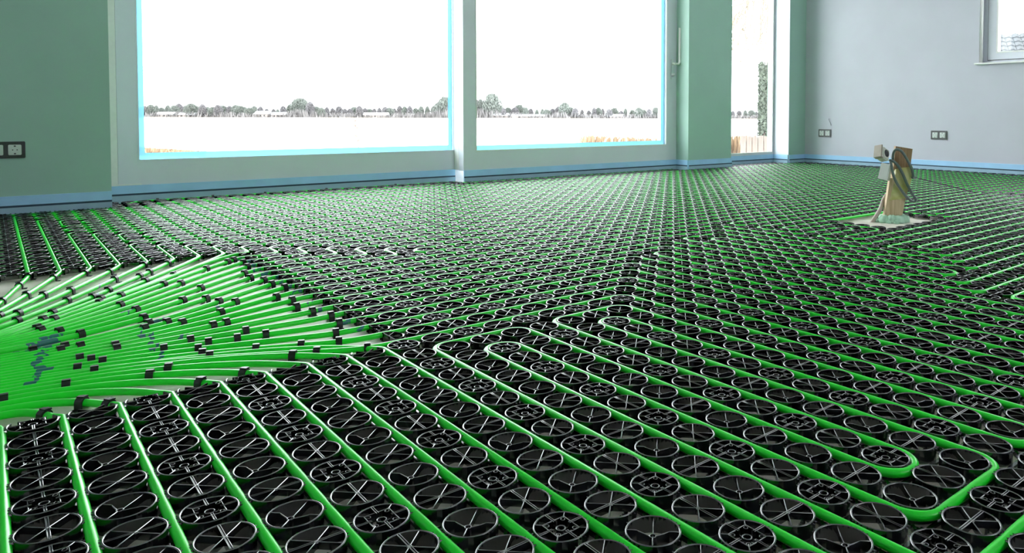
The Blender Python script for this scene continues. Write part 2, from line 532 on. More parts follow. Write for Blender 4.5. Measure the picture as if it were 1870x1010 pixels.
# ------------------------------------------------------------------ wall sockets
def socket_plate(label, n):
    root = empty('wall_socket')
    wd = 0.15 + 0.9 * n
    MB().bbox(-wd / 2, wd / 2, -0.11, 0, -0.53, 0.53, 0.03).build('cover_plate', 'socket_plate', root)
    for i in range(n):
        cx = (i - (n - 1) / 2) * 0.9
        ins = MB().bbox(cx - 0.33, cx + 0.33, -0.15, -0.05, -0.33, 0.33, 0.03).build('insert', 'socket', root)
        MB().lathe([(0.27, 0.0), (0.25, 0.02), (0.24, -0.02), (0.0, -0.02)], 0, 0, 20).xf(Matrix.Translation((cx, -0.153, 0)) @ Matrix.Rotation(math.pi / 2, 4, 'X')).build('rim', 'socket', ins)
        for sx in (-0.11, 0.11):
            MB().lathe([(0.035, 0.0), (0.0, 0.0)], 0, 0, 8).xf(Matrix.Translation((cx + sx, -0.17, 0)) @ Matrix.Rotation(math.pi / 2, 4, 'X')).build('pin_hole', 'hole', ins)
        for sz in (-0.24, 0.24):
            MB().box(cx - 0.05, cx + 0.05, -0.17, -0.15, sz - 0.04, sz + 0.04).build('earth_contact', 'hole', ins)
    return tag(root, label, 'socket', 'dark double wall sockets')
s1 = socket_plate('dark framed wall socket on the shaded greenish wall beside the door', 2)
s1.location = Vector((0.73, YW, 4.02)) * S
s2 = socket_plate('dark framed double wall socket close to the room corner', 2)
s2.location = Vector((XR, 45.2, 4.03)) * S
s2.rotation_euler = (0, 0, math.pi / 2 * -1)
s3 = socket_plate('dark framed double wall socket behind the wooden post', 2)
s3.location = Vector((XR, 29.5, 4.1)) * S
s3.rotation_euler = (0, 0, -math.pi / 2)
tag(MB().tube([(XR - 0.02, 44.6, 6.0), (XR - 0.2, 44.5, 5.85), (XR - 0.12, 44.3, 5.4), (XR - 0.05, 44.25, 5.1)], 0.03, 6).build('wire_stub', 'cable'),
    'short grey wire end poking from the wall above the corner socket', 'wire')

# ------------------------------------------------------------------ the clip mat: three kinds of ring
RO, RI = 0.432, 0.396
def proto(kind, lod):
    n = (32, 18, 10)[lod]
    mb = MB()
    mb.ring(0, 0, RO, RI if lod < 2 else RI - 0.004, ZF if lod < 2 else -0.2, 0.0, n)
    c45 = math.cos(math.pi / 4)
    def spoke(a, w, r0=-RI, r1=RI, off=0.0, z0=-0.12, z1=-0.002):
        c, s = math.cos(a), math.sin(a)
        mb.bar((c * r0 - s * off, s * r0 + c * off), (c * r1 - s * off, s * r1 + c * off), w, z0, z1)
    if kind in ('wheel_a', 'wheel_b'):
        spoke(math.pi / 4, 0.024)
        spoke(3 * math.pi / 4, 0.024, z1=-0.003)
        a = math.pi / 2 if kind == 'wheel_a' else 0.0
        if lod < 2:
            for s in (-1, 1):
                spoke(a, 0.018, off=0.019 * s, z1=0.0)
            spoke(a, 0.03, z0=-0.05, z1=-0.014)
        else:
            spoke(a, 0.05, z1=0.0)
        if lod == 0:
            mb.ring(0, 0, 0.05, 0.0, -0.1, -0.001, 8)
            if kind == 'wheel_b':
                mb.bar((-0.20, -0.27), (0.16, -0.17), 0.02, -0.20, -0.15)
                for i in range(7):
                    t = i / 6
                    x, y = -0.20 + 0.36 * t, -0.27 + 0.10 * t
                    mb.bar((x - 0.008, y), (x + 0.008, y), 0.03, -0.15, -0.125)
                mb.ring(0.19, -0.16, 0.035, 0.0, -0.2, -0.11, 8)
    elif kind == 'fork':
        h = (-0.13 * c45, -0.13 * c45)
        mb.bar((h[0], h[1]), (RI * c45, RI * c45), 0.02, -0.15, -0.025)
        for s in (1, -1):
            ex, ey = s * RI * -c45, s * RI * c45
            mx, my = ex * 0.62 - 0.0, ey * 0.62 - 0.0
            mb.bar((ex, ey), (mx, my), 0.026, -0.22, -0.004)
            mb.bar((mx, my), (h[0] + s * -0.05 * c45, h[1] + s * 0.05 * c45), 0.026, -0.22, -0.010)
        mb.ring(h[0], h[1], 0.062, 0.040, -0.2, -0.006, 8 if lod < 2 else 5)
        mb.bar((h[0] - 0.05 * c45, h[1] - 0.05 * c45), (-RI * c45, -RI * c45), 0.026, -0.2, -0.004)
    else:
        q = 0.205
        for p0, p1 in (((-q, -q), (q, -q)), ((q, -q), (q, q)), ((q, q), (-q, q)), ((-q, q), (-q, -q))):
            mb.bar(p0, p1, 0.022, -0.14, -0.006)
        for k in range(4):
            a = k * math.pi / 2
            spoke(a + math.pi / 4, 0.024, q / c45 - 0.05, RI)
            if lod < 2:
                for s in (-1, 1):
                    spoke(a, 0.016, q - 0.05, RI, 0.017 * s, z1=0.0)
                spoke(a, 0.03, q - 0.04, RI, 0.0, -0.06, -0.015)
            else:
                spoke(a, 0.045, q - 0.05, RI)
        if lod < 2:
            for k in range(4):
                a = math.pi / 4 + k * math.pi / 2
                mb.ring(0.215 * math.cos(a), 0.215 * math.sin(a), 0.042, 0.028, -0.16, -0.012, 7 if lod == 0 else 5)
            mb.ring(0, 0, 0.085, 0.06, -0.2, -0.03, 10 if lod == 0 else 6)
            for a in (0, math.pi / 2):
                spoke(a, 0.03, -0.16, 0.16, 0, -0.2, -0.07)
    if lod == 0:
        # barbs that grip the pipes, on the outside of the wall
        for k in range(4):
            for d in (-0.30, -0.12, 0.12, 0.30):
                a = k * math.pi / 2 + d
                c, s = math.cos(a), math.sin(a)
                r = RO - 0.003
                mb.add([(c * r - s * 0.014, s * r + c * 0.014, -0.05), (c * r + s * 0.014, s * r - c * 0.014, -0.05),
                        (c * r, s * r, -0.012), (c * (r + 0.05), s * (r + 0.05), -0.022)], [(0, 3, 2), (3, 1, 2), (0, 1, 3)])
    return mb

def cut(mb, co, no):
    bm = bmesh.new()
    vs = [bm.verts.new(p) for p in mb.v]
    for f in mb.f:
        try:
            bm.faces.new([vs[i] for i in f])
        except ValueError:
            pass
    bmesh.ops.bisect_plane(bm, geom=bm.verts[:] + bm.edges[:] + bm.faces[:], plane_co=co, plane_no=no, clear_outer=True)
    bm.verts.index_update()
    r = MB()
    r.add([v.co[:] for v in bm.verts], [[v.index for v in f.verts] for f in bm.faces])
    bm.free()
    return r

CUTS = {'': None, 'yw': ((0, 0.15, 0), (0, 1, 0)), 'xp': ((0, 0, 0), (-1, 0, 0)), 'yn': ((0, 0.22, 0), (0, 1, 0)), 'yp': ((0, -0.2, 0), (0, -1, 0))}
PROTO = {}
def get_proto(kind, lod, cutk):
    k = (kind, lod, cutk)
    if k not in PROTO:
        mb = proto(kind, lod)
        if CUTS[cutk]:
            mb = cut(mb, *CUTS[cutk])
        PROTO[k] = mb
    return PROTO[k]

def to_pixel(x, y, z=0.0):
    d = Vector((x - CAM_X, y - CAM_Y, z - CAM_H))
    w_ = d.dot(FWD)
    if w_ < 0.3:
        return None
    return PX + F_PX * d.dot(XC) / w_, PY - F_PX * d.dot(YC) / w_, w_

def ring_here(a, b):
    """a: column (centre a+0.5), b: row (centre b). Returns cut key or None."""
    x, y = a + 0.5, float(b)
    if x < -6.6 or x > XR - 0.7 or y < -15:
        return None
    if y > 47.6:
        if 6.4 < x < 33.9 and y <= 51: pass
        elif 33.9 <= x < 62.5 and y <= 49: pass
        elif 33.9 <= x < 62.5 and y <= 50: return 'yw'
        elif 71.2 < x < 82.1 and y <= 50: pass
        elif y <= 48: return 'yw'
        else: return None
    if 39 < x < 45 and 9.6 < y < 13.4:
        return None
    if x < 8.2 and 7.5 < y < 24.6:
        return None
    if a == 8 and 8 <= b <= 24:
        return 'xp'
    if x < 8 and b == 7:
        return 'yn'
    if x < 8 and b == 25:
        return 'yp'
    return ''

rings = []
for a in range(-7, 87):
    for b in range(-15, 53):
        ck = ring_here(a, b)
        if ck is None:
            continue
        n = -b
        if a % 2 == 0:
            kind = 'lattice' if n % 2 else 'wheel_a'
        else:
            kind = 'wheel_b' if n % 2 else 'fork'
        x, y = a + 0.5, float(b)
        px = to_pixel(x, y)
        inside = px is not None and -45 < px[0] < 1915 and px[1] < 1050
        dist = math.hypot(x - CAM_X, y - CAM_Y)
        rings.append((dist, inside, kind, ck, x, y))
rings.sort(key=lambda t: t[0])
near = [r for r in rings if r[1]][:300]
near_set = {(r[4], r[5]) for r in near}
rest = [r for r in rings if (r[4], r[5]) not in near_set]

mat_root = empty('heating_mat', (8, 0, ZF))
tag(mat_root, 'black plastic clip mat of round rings covering the whole floor', 'mat')
OFF = Vector((8, 0, ZF))
NAMES = {'wheel_a': 'wheel_ring', 'wheel_b': 'wheel_ring', 'fork': 'fork_ring', 'lattice': 'lattice_ring'}
ring_mesh = {}
for d, ins, kind, ck, x, y in near:
    k = (kind, ck)
    if k not in ring_mesh:
        ring_mesh[k] = get_proto(kind, 0, ck).mesh(NAMES[kind], 'black')
    o = bpy.data.objects.new(NAMES[kind], ring_mesh[k])
    COL.objects.link(o)
    o.parent = mat_root
    o.location = (Vector((x, y, 0)) - OFF) * S

def big_mesh(name, items, m):
    """items: list of (MB, [(x,y)]) -> one mesh object, built with numpy"""
    V, LP, LT, SM, n0 = [], [], [], [], 0
    for mb, pos in items:
        v = np.array(mb.v, dtype=np.float64)
        lp = np.array([i for f in mb.f for i in f], dtype=np.int64)
        lt = np.array([len(f) for f in mb.f], dtype=np.int64)
        P = np.array(pos, dtype=np.float64)
        k = len(P)
        vv = np.repeat(v[None], k, 0)
        vv[:, :, :2] += P[:, None, :]
        V.append(vv.reshape(-1, 3))
        LP.append((lp[None] + (np.arange(k) * len(v))[:, None]).ravel() + n0)
        LT.append(np.tile(lt, k))
        SM.append(np.tile(np.array(mb.sm, dtype=bool), k))
        n0 += k * len(v)
    V, LP, LT = np.concatenate(V), np.concatenate(LP), np.concatenate(LT)
    me = bpy.data.meshes.new(name)
    me.vertices.add(len(V)); me.vertices.foreach_set('co', (V * S).ravel())
    me.loops.add(len(LP)); me.loops.foreach_set('vertex_index', LP)
    me.polygons.add(len(LT))
    st = np.concatenate([[0], np.cumsum(LT)[:-1]])
    me.polygons.foreach_set('loop_start', st)
    try:
        me.polygons.foreach_set('loop_total', LT)
    except Exception:
        pass
    me.polygons.foreach_set('use_smooth', np.concatenate(SM))
    me.materials.append(MT[m])
    me.update(calc_edges=True)
    me.validate()
    o = bpy.data.objects.new(name, me)
    COL.objects.link(o)
    return o

items = {}
for d, ins, kind, ck, x, y in rest:
    lod = 1 if (d < 26 and ins) else 2
    items.setdefault((kind, lod, ck), []).append((x, y))
field = big_mesh('ring_field', [(get_proto(*k), p) for k, p in items.items()], 'black')
field.parent = mat_root
field.location = -OFF * S
field['kind'] = 'stuff'
field['label'] = 'more distant rings of the same black clip mat'

# lattice of thin strips and tabs that ties the rings together at slab level
node = MB()
node.box(-0.5, 0.5, -0.035, 0.035, ZF, ZF + 0.05)
node.box(-0.035, 0.035, -0.5, 0.5, ZF, ZF + 0.05)
node.box(-0.11, 0.11, -0.11, 0.11, ZF, ZF + 0.035)
node.add([(-0.16, 0.10, -0.17), (-0.06, 0.20, -0.17), (-0.02, 0.16, -0.17), (-0.12, 0.06, -0.17),
          (-0.16, 0.10, ZF), (-0.06, 0.20, ZF), (-0.02, 0.16, ZF), (-0.12, 0.06, ZF)], [(3, 2, 1, 0), (0, 1, 5, 4), (1, 2, 6, 5), (2, 3, 7, 6), (3, 0, 4, 7)])
full = {(int(x - 0.5), int(y)) for d, ins, kind, ck, x, y in rings}
npos = [(a, b + 0.5) for a, b in full if (a - 1, b) in full and (a, b + 1) in full and (a - 1, b + 1) in full]
base = big_mesh('base_grid', [(node, npos)], 'black')
base.parent = mat_root
base.location = -OFF * S
base['kind'] = 'stuff'

# ------------------------------------------------------------------ green pipes
PR, PZ, FZ = 0.083, -0.092, -0.13
def arc_path(wps, rad=0.5, z=PZ):
    """polyline in plan with rounded corners -> 3-D points"""
    out = [Vector((wps[0][0], wps[0][1], z))]
    for i in range(1, len(wps) - 1):
        p, c, q = (Vector((*wps[j], 0)) for j in (i - 1, i, i + 1))
        d0, d1 = (p - c), (q - c)
        r = min(rad, d0.length / 2 if i > 1 else d0.length * 0.9, d1.length / 2 if i < len(wps) - 2 else d1.length * 0.9)
        a, b = c + d0.normalized() * r, c + d1.normalized() * r
        ctr = c + d0.normalized() * r + d1.normalized() * r
        for k in range(9):
            t = k / 8
            ang = t * math.pi / 2
            pt = ctr + (a - ctr) * math.cos(ang) + (b - ctr) * math.sin(ang)
            out.append(Vector((pt.x, pt.y, z)))
    out.append(Vector((*wps[-1], z)))
    res = [out[0]]
    for p in out[1:]:
        if (p - res[-1]).length > 1e-4:
            res.append(p)
    return res

def bez(p0, p1, p2, p3, n=22, z=FZ, z0=None, z1=None):
    r = []
    for i in range(n + 1):
        t = i / n
        a, b, c, d = (1 - t) ** 3, 3 * t * (1 - t) ** 2, 3 * t * t * (1 - t), t ** 3
        zz = z
        if z0 is not None:
            zz = z + (z0 - z) * max(0, 1 - t * 6)
        r.append(Vector((a * p0[0] + b * p1[0] + c * p2[0] + d * p3[0], a * p0[1] + b * p1[1] + c * p2[1] + d * p3[1], zz)))
    return r

fan_paths = []
def tail(yl, sl, i):
    """from the frame edge on to the wall at the left, where the pipes go to the manifold"""
    ye = 6.0 + 0.27 * i
    return bez((0, yl), (-2.5, yl - 2.5 * sl), (-8, ye), (XL + 0.1, ye), 16)[1:]

def fan_front(k):
    yl = {0: 7.85, 1: 8.24, 2: 8.6, 3: 8.98, 4: 9.30, 5: 9.62, 6: 9.9, 7: 10.15, 8: 10.40}[k]
    if k == 0:
        pts = bez((0, 7.1), (0, 7.5), (-0.15, 7.85), (-0.8, 7.9), 10, z0=PZ)
        return pts + bez((-0.8, 7.9), (-4, 7.9), (-9, 6.0), (XL + 0.1, 6.0), 12)[1:]
    dy = yl - 7.2
    pts = bez((k, 7.15), (k - 0.25 - 0.05 * k, 7.2 + 0.42 * dy + 0.05), (k * 0.55, yl - 0.02 * k + 0.05), (0, yl), 24, z0=PZ)
    return pts + tail(yl, 0.02, k)

def fan_side(y):
    i = int(y - 7.5)
    yl = 10.64 + 0.246 * i if i <= 10 else {11: 13.74, 12: 14.08, 13: 14.36, 14: 14.58, 15: 14.8, 16: 15.02, 17: 15.24}[i]
    if i <= 10:
        pts = bez((8.35, y), (6.7, y + 0.06 * (yl - y)), (4.3, yl + 0.10 * (y - yl)), (0, yl), 26, z0=PZ)
    else:
        k = (i - 10) / 7
        pts = bez((8.35, y), (6.9 - 0.3 * k, y + 0.08 * (yl - y)), (4.2 - 1.6 * k, yl + (0.10 + 0.16 * k) * (y - yl)), (0, yl), 26, z0=PZ)
    return pts + tail(yl, 0.03 + 0.015 * max(0, i - 8), 9 + i)

def fan_back(x):
    yl = {1: 19.95, 2: 18.95, 3: 18.15, 4: 17.45, 5: 16.6, 6: 15.9, 7: 15.66, 8: 15.45}[x]
    h = 24.9 - yl
    pts = bez((x + 0.02, 24.95), (x - 0.12 * x - 0.05, 24.2 - 0.06 * x), (0.42 * x, yl + 0.40 * h - 0.12 * x), (0, yl), 26, z0=PZ)
    return pts + tail(yl, 0.9, 27 + (8 - x))

def add_pipe(label, pts, group, n=10):
    o = MB().tube(pts, PR, n).build('heating_pipe', 'pipe')
    return tag(o, label, 'pipe', group)

GF, GS, GB, GL = 'pipes entering the front part of the mat', 'pipes entering the mat at its cut side edge', 'pipes entering the far part of the mat', 'pipe loops lying in the mat'
def rev(p):
    return list(reversed(p))
XE = 64.0
# front pipes x = 0..7 (x = 8 is the end of the first side pipe)
for k in range(0, 8):
    fp = fan_front(k)
    fan_paths.append(fp)
    add_pipe('green pipe entering the front edge of the mat, %s from the lower left corner' % ORD[k], arc_path([(k, -15.4), (k, 7.15)]) + fp[1:], GF)
# side pipes
side = {
    7.5: [(17, 7.5), (17, -7.5), (10, -7.5), (10, 5.5), (11, 5.5), (11, -6.5), (14, -6.5), (14, 5.5), (15, 5.5), (15, -6.5), (16, -6.5), (16, 6.5),
          (13, 6.5), (13, -5.5), (12, -5.5), (12, 6.5), (9, 6.5), (9, -9.5), (8, -9.5), (8, 7.15)],
    8.5: [(18, 8.5), (18, -15.4)], 9.5: [(19, 9.5), (19, -15.4)], 10.5: [(20, 10.5), (20, -15.4)], 11.5: [(21, 11.5), (21, -15.4)],
    12.5: [(22, 12.5), (22, -15.4)], 13.5: [(25, 13.5), (25, -15.4)], 14.5: [(26, 14.5), (26, -15.4)],
    15.5: [(31, 15.5), (31, 1.5), (XE, 1.5)], 16.5: [(32, 16.5), (32, 2.5), (XE, 2.5), (XE, 3.5), (33, 3.5), (33, 6.5), (XE, 6.5), (XE, 7.5), (33, 7.5), (33, 10.5),
          (37, 10.5), (37, 11.5), (33, 11.5), (33, 14.5), (XE - 1, 14.5), (XE - 1, 15.5), (33, 15.5), (33, 16.5), (XE, 16.5), (XE, 13.5), (34, 13.5), (34, 12.5),
          (38, 12.5), (38, 9.5), (34, 9.5), (34, 8.5), (XE - 1, 8.5)],
    17.5: [(65, 17.5), (65, -15.4)], 18.5: [(66, 18.5), (66, -15.4)],
    19.5: [(14, 19.5), (14, 21.5), (69, 21.5), (69, -15.4)], 20.5: [(13, 20.5), (13, 22.5), (70, 22.5), (70, -15.4)],
    21.5: [(12, 21.5), (12, 23.5), (71, 23.5), (71, -15.4)], 22.5: [(11, 22.5), (11, 24.5), (72, 24.5), (72, -15.4)],
    23.5: [(10, 23.5), (10, 25.5), (73, 25.5), (73, -15.4)], 24.5: [(9, 24.5), (9, 26.5), (74, 26.5), (74, -15.4)],
}
for i, y in enumerate(sorted(side)):
    fs = fan_side(y)
    fan_paths.append(fs)
    body = arc_path([(8.35, y)] + side[y])
    pts = rev(fs) + body[1:]
    if y == 7.5:
        ff = fan_front(8)
        fan_paths.append(ff)
        pts = pts + ff[1:]
    add_pipe('green pipe entering the cut side edge of the mat, %s from the front' % ORD[i], pts, GS)
back = {1: [(1, 46.5), (84, 46.5), (84, 47.5), (0.5, 47.5)], 2: [(2, 43.5), (84, 43.5), (84, 44.5), (2, 44.5), (2, 45.5), (83, 45.5)],
        3: [(3, 36.5), (84, 36.5), (84, -15.4)], 4: [(4, 35.5), (83, 35.5), (83, -15.4)],
        5: [(5, 30.5), (78, 30.5), (78, -15.4)], 6: [(6, 29.5), (77, 29.5), (77, -15.4)], 7: [(7, 28.5), (76, 28.5), (76, -15.4)], 8: [(8, 27.5), (75, 27.5), (75, -15.4)]}
for x in sorted(back):
    fb = fan_back(x)
    fan_paths.append(fb)
    add_pipe('green pipe bending into the far part of the mat, %s from the wall socket side' % ORD[x - 1], rev(fb) + arc_path([(x, 25.0)] + back[x])[1:], GB)
loops = [
    ('green pipe loop with a single narrow turn, just behind the fan pipes', [(23, -15.4), (23, 12.5), (24, 12.5), (24, -15.4)]),
    ('green pipe in a double nested loop in front of the wooden post', [(XE, -0.5), (27, -0.5), (27, 14.5), (30, 14.5), (30, 1.5), (29, 1.5), (29, 13.5), (28, 13.5), (28, 0.5), (XE, 0.5)]),
    ('green pipe bend at the right picture edge below the wooden post', [(XE, -1.5), (27, -1.5), (27, -15.4)]),
    ('green pipe hairpin nearest below the wooden post', [(XE, 5.5), (34, 5.5), (34, 4.5), (XE, 4.5)]),
    ('green pipe loop hugging the bare patch behind the wooden post', [(XE, 9.5), (46, 9.5), (46, 12.5), (XE - 1, 12.5), (XE - 1, 11.5), (47, 11.5), (47, 10.5), (XE, 10.5)]),
    ('green pipe hairpin midway along the mat edge seam', [(67, -15.4), (67, 19.5), (15, 19.5), (15, 20.5), (68, 20.5), (68, -15.4)]),
    ('green pipe outer loop in the far left part of the mat', [(79, -15.4), (79, 31.5), (5, 31.5), (5, 34.5), (82, 34.5), (82, -15.4)]),
    ('green pipe inner loop in the far left part of the mat', [(80, -15.4), (80, 32.5), (6, 32.5), (6, 33.5), (81, 33.5), (81, -15.4)]),
    ('green pipe nested loop near the door corner of the wall', [(83, 37.5), (3, 37.5), (3, 38.5), (84, 38.5), (84, 39.5), (3, 39.5), (3, 42.5), (84, 42.5), (84, 41.5), (4, 41.5), (4, 40.5), (83, 40.5)]),
    ('green pipe running along the foot of the sliding door', [(7.3, 49.6), (8.2, 51.55), (33.2, 51.55), (34.2, 49.6), (61.5, 49.6)]),
    ('green pipe hairpin close to the corner of wall and door', [(32.5, 48.5), (9, 48.5), (9, 49.5), (32.5, 49.5)]),
    ('green pipe at the left picture edge in the far mat block', [(-1, 25.2), (-1, 46.5), (0, 46.5), (0, 25.2)]),
]
for k in range(9):
    loops.append(('green pipe bend just outside the right picture edge, %s in the nest' % ORD[k], [(28 + k, -15.4), (28 + k, -2.5 - k), (XE, -2.5 - k)]))
for lb, wp_ in loops:
    add_pipe(lb, arc_path(wp_), GL)

# ------------------------------------------------------------------ black pipe clips on the bare floor
cl = MB()
prof_o, prof_i = [], []
for k in range(9):
    a = math.pi * k / 8
    prof_o.append((0.125 * math.cos(a), 0.125 * math.sin(a) + 0.005))
    prof_i.append((0.088 * math.cos(a), 0.088 * math.sin(a)))
prof_o = [(0.125, -0.13)] + prof_o + [(-0.125, -0.13)]
prof_i = [(0.088, -0.13)] + prof_i + [(-0.088, -0.13)]
hw = 0.085
vs, fs = [], []
for (ox_, oz_), (ix_, iz_) in zip(prof_o, prof_i):
    vs += [(ox_, -hw, oz_), (ox_, hw, oz_), (ix_, hw, iz_), (ix_, -hw, iz_)]
for i in range(len(prof_o) - 1):
    p, q_ = 4 * i, 4 * i + 4
    fs += [(p, p + 1, q_ + 1, q_), (p + 1, p + 2, q_ + 2, q_ + 1), (p + 3, p, q_, q_ + 3)]
cl.add(vs, fs)
cl.box(0.10, 0.24, -hw, hw, -0.14, -0.11)
cl.box(-0.24, -0.10, -hw, hw, -0.14, -0.11)
cl.box(-0.05, 0.05, -hw, hw, 0.12, 0.15)
cl.box(0.05, 0.11, -hw * 0.8, hw * 0.8, 0.10, 0.135)
clip_me = cl.mesh('pipe_clip', 'clip')
CLIPS = [(0.24, 20.63), (0.74, 23.32), (0.92, 21.27), (1.46, 20.76), (1.05, 24.9), (1.91, 24.11), (2.93, 24.31), (3.74, 23.98), (2.09, 21.09), (3.61, 22.23), (5.0, 24.6),
         (5.87, 24.37), (4.22, 22.42), (5.09, 22.85), (4.58, 21.09), (5.50, 21.68), (4.83, 20.08), (5.54, 19.63), (5.67, 18.66), (6.83, 22.00), (2.33, 19.53), (1.90, 19.37),
         (2.76, 18.97), (2.62, 18.31), (3.41, 18.81), (3.04, 17.59), (3.25, 17.25), (3.36, 16.60), (3.09, 20.26), (0.56, 18.29), (1.39, 17.59), (0.14, 18.22), (0.45, 17.29),
         (1.03, 16.87), (1.49, 16.59), (0.89, 15.81), (1.04, 15.32), (1.48, 14.81), (1.89, 14.04), (4.85, 16.86), (3.68, 14.96), (3.62, 14.28), (3.97, 14.12), (3.42, 13.64),
         (4.45, 13.53), (5.56, 16.65), (5.72, 16.02), (5.43, 14.44), (5.08, 12.53), (1.45, 13.13), (1.32, 12.87), (1.79, 12.81), (0.69, 13.24), (2.43, 12.43), (2.50, 12.06),
         (3.48, 11.32), (4.19, 11.44), (4.19, 10.73), (4.23, 10.24), (4.49, 10.79), (4.25, 9.71), (1.68, 11.76), (1.56, 11.54), (1.89, 11.33), (2.07, 11.04), (1.85, 10.89),
         (1.53, 10.63), (1.88, 10.24), (3.29, 9.28), (2.78, 8.89), (3.81, 7.78), (7.60, 23.34), (7.90, 23.48), (6.84, 21.94), (8.2, 22.43), (8.04, 21.47), (7.64, 20.25),
         (7.57, 19.24), (7.90, 18.43), (5.64, 18.55), (7.96, 17.40), (8.1, 16.56), (7.58, 15.22), (5.74, 16.21), (6.13, 15.69), (7.78, 14.43), (7.62, 13.39), (7.84, 12.44),
         (8.1, 11.60), (5.33, 13.09), (8.00, 10.57), (5.64, 11.89), (5.97, 10.98), (7.59, 9.72), (7.45, 9.01), (5.20, 10.77), (5.54, 9.84), (6.54, 9.40), (6.55, 8.23),
         (7.75, 7.72), (5.80, 8.06), (4.69, 7.75), (1.18, 9.41), (0.09, 9.15), (1.33, 7.95), (1.81, 7.45), (0.74, 7.71)]
fan_names = ['%s front pipe' % ORD[k] for k in range(8)] + ['first side pipe', 'ninth front pipe'] + ['%s side pipe' % ORD[k] for k in range(1, 18)] + ['%s far pipe' % ORD[k] for k in range(8)]
allpts = []
for fi, fp in enumerate(fan_paths):
    run = 0.0
    for i in range(len(fp) - 1):
        for t in (0, 0.25, 0.5, 0.75):
            p = fp[i].lerp(fp[i + 1], t)
            allpts.append((p.x, p.y, p.z, fp[i + 1].x - fp[i].x, fp[i + 1].y - fp[i].y, fi, run + t * (fp[i + 1] - fp[i]).length))
        run += (fp[i + 1] - fp[i]).length
AP = np.array(allpts)
placed = []
for cx, cy in CLIPS:
    j = int(np.argmin((AP[:, 0] - cx) ** 2 + (AP[:, 1] - cy) ** 2))
    x, y, z, dx, dy, fi, run = AP[j]
    if any((x - a[0]) ** 2 + (y - a[1]) ** 2 < 0.05 for a in placed):
        continue
    placed.append((x, y, z, dx, dy, int(fi), run))
for c in placed:
    same = sorted(d[6] for d in placed if d[5] == c[5])
    o = bpy.data.objects.new('pipe_clip', clip_me)
    COL.objects.link(o)
    o.location = Vector(c[:3]) * S
    o.rotation_euler = (0, 0, math.atan2(c[4], c[3]) - math.pi / 2)
    which = '%s from the mat edge' % ORD[same.index(c[6])] if len(same) > 1 else 'its only clip'
    tag(o, 'black clip on the %s of the fan, %s' % (fan_names[c[5]], which), 'clip', 'black clips on the fan of pipes')
for i, cx in enumerate((9.4, 13.1, 16.9, 21.8, 28.0)):
    o = bpy.data.objects.new('pipe_clip', clip_me)
    COL.objects.link(o)
    o.location = Vector((cx, 51.55, PZ)) * S
    o.rotation_euler = (0, 0, math.pi / 2)
    tag(o, 'black clip on the green pipe along the door foot, %s from the left' % ORD[i], 'clip', 'black clips on the door pipe')

# ------------------------------------------------------------------ wooden post with cable and socket boxes
PB = Vector((42.83, 11.39, ZF))
def L3(r, f, z):
    """right, forward, up (pitches) at the post -> local point of the post root"""
    return Vector((r, f, z))
RZ = -YAW
def post_empty(name):
    return empty(name, PB, RZ)
def hexa(mb, front, depth):
    """front: four (r,z) points (bl, br, tr, tl); extruded backwards by depth from fwd f0"""
    (f0, f1) = depth
    vs = [(r, f0, z) for r, z in front] + [(r, f1, z) for r, z in front]
    return mb.add(vs, [(0, 1, 2, 3), (7, 6, 5, 4), (0, 4, 5, 1), (1, 5, 6, 2), (2, 6, 7, 3), (3, 7, 4, 0)])
post = post_empty('wooden_post')
hexa(MB(), [(-0.72, 0.0), (0.36, 0.0), (0.86, 2.75), (-0.36, 2.75)], (-0.16, 0.16)).build('board', 'wood', post)
hexa(MB(), [(-0.22, 1.6), (0.82, 1.5), (1.14, 4.55), (0.09, 4.72)], (0.17, 0.45)).build('upper_board', 'wood_dark', post)
wrp = MB()
N = 14
secs = []
for i in range(9):
    t = i / 8
    z = 1.42 + 2.0 * t
    xl = -0.50 + 0.52 * t
    xr = 0.68 + 0.45 * min(1, t * 1.6) - 0.06 * t
    secs.append((z, xl, xr))
vs, fs = [], []
for i, (z, xl, xr) in enumerate(secs):
    cx, hw_ = (xl + xr) / 2, (xr - xl) / 2
    for k in range(N):
        a = 2 * math.pi * k / N
        c, s = math.cos(a), math.sin(a)
        rr = 1.0 + 0.05 * math.sin(3.1 * i + 1.7 * k)
        sx = math.copysign(abs(c) ** 0.5, c) * hw_ * 0.98 * rr
        sy = math.copysign(abs(s) ** 0.5, s) * 0.36 * rr + 0.13
        vs.append((cx + sx, sy, z + 0.12 * c))
for i in range(len(secs) - 1):
    for k in range(N):
        fs.append((i * N + k, i * N + (k + 1) % N, (i + 1) * N + (k + 1) % N, (i + 1) * N + k))
wrp.add(vs, fs, True)
wrp.build('plastic_wrap', 'wrap', post)
tag(post, 'leaning wooden post of two boards wrapped in yellowish plastic, standing in the bare patch', 'post')

bx = post_empty('socket_box')
ctr = Vector((-0.86, -0.15, 4.22))
RB = Matrix.Translation(ctr) @ Matrix.Rotation(math.radians(14), 4, 'Y') @ Matrix.Rotation(math.radians(-24), 4, 'X') @ Matrix.Rotation(math.radians(33), 4, 'Z')
MB().bbox(-0.34, 0.34, -0.27, 0.27, -0.36, 0.36, 0.04).xf(RB).build('housing', 'boxwhite', bx)
MB().lathe([(0.0, 0.03), (0.20, 0.03), (0.24, 0.0)], 0, 0, 18).xf(RB @ Matrix.Translation((0.05, -0.27, 0.05)) @ Matrix.Rotation(math.pi / 2, 4, 'X')).build('socket_face', 'socket_plate', bx)
MB().bbox(-0.56, -0.47, -0.30, 0.24, -0.42, 0.40, 0.02).box(-0.5, -0.3, -0.28, 0.22, -0.42, -0.36).xf(RB).build('hinged_lid', 'conduit', bx)
tag(bx, 'off-white power socket box with open lid, fixed high on the wooden post', 'socket box', 'white boxes on the wooden post')
bx2 = post_empty('junction_box')
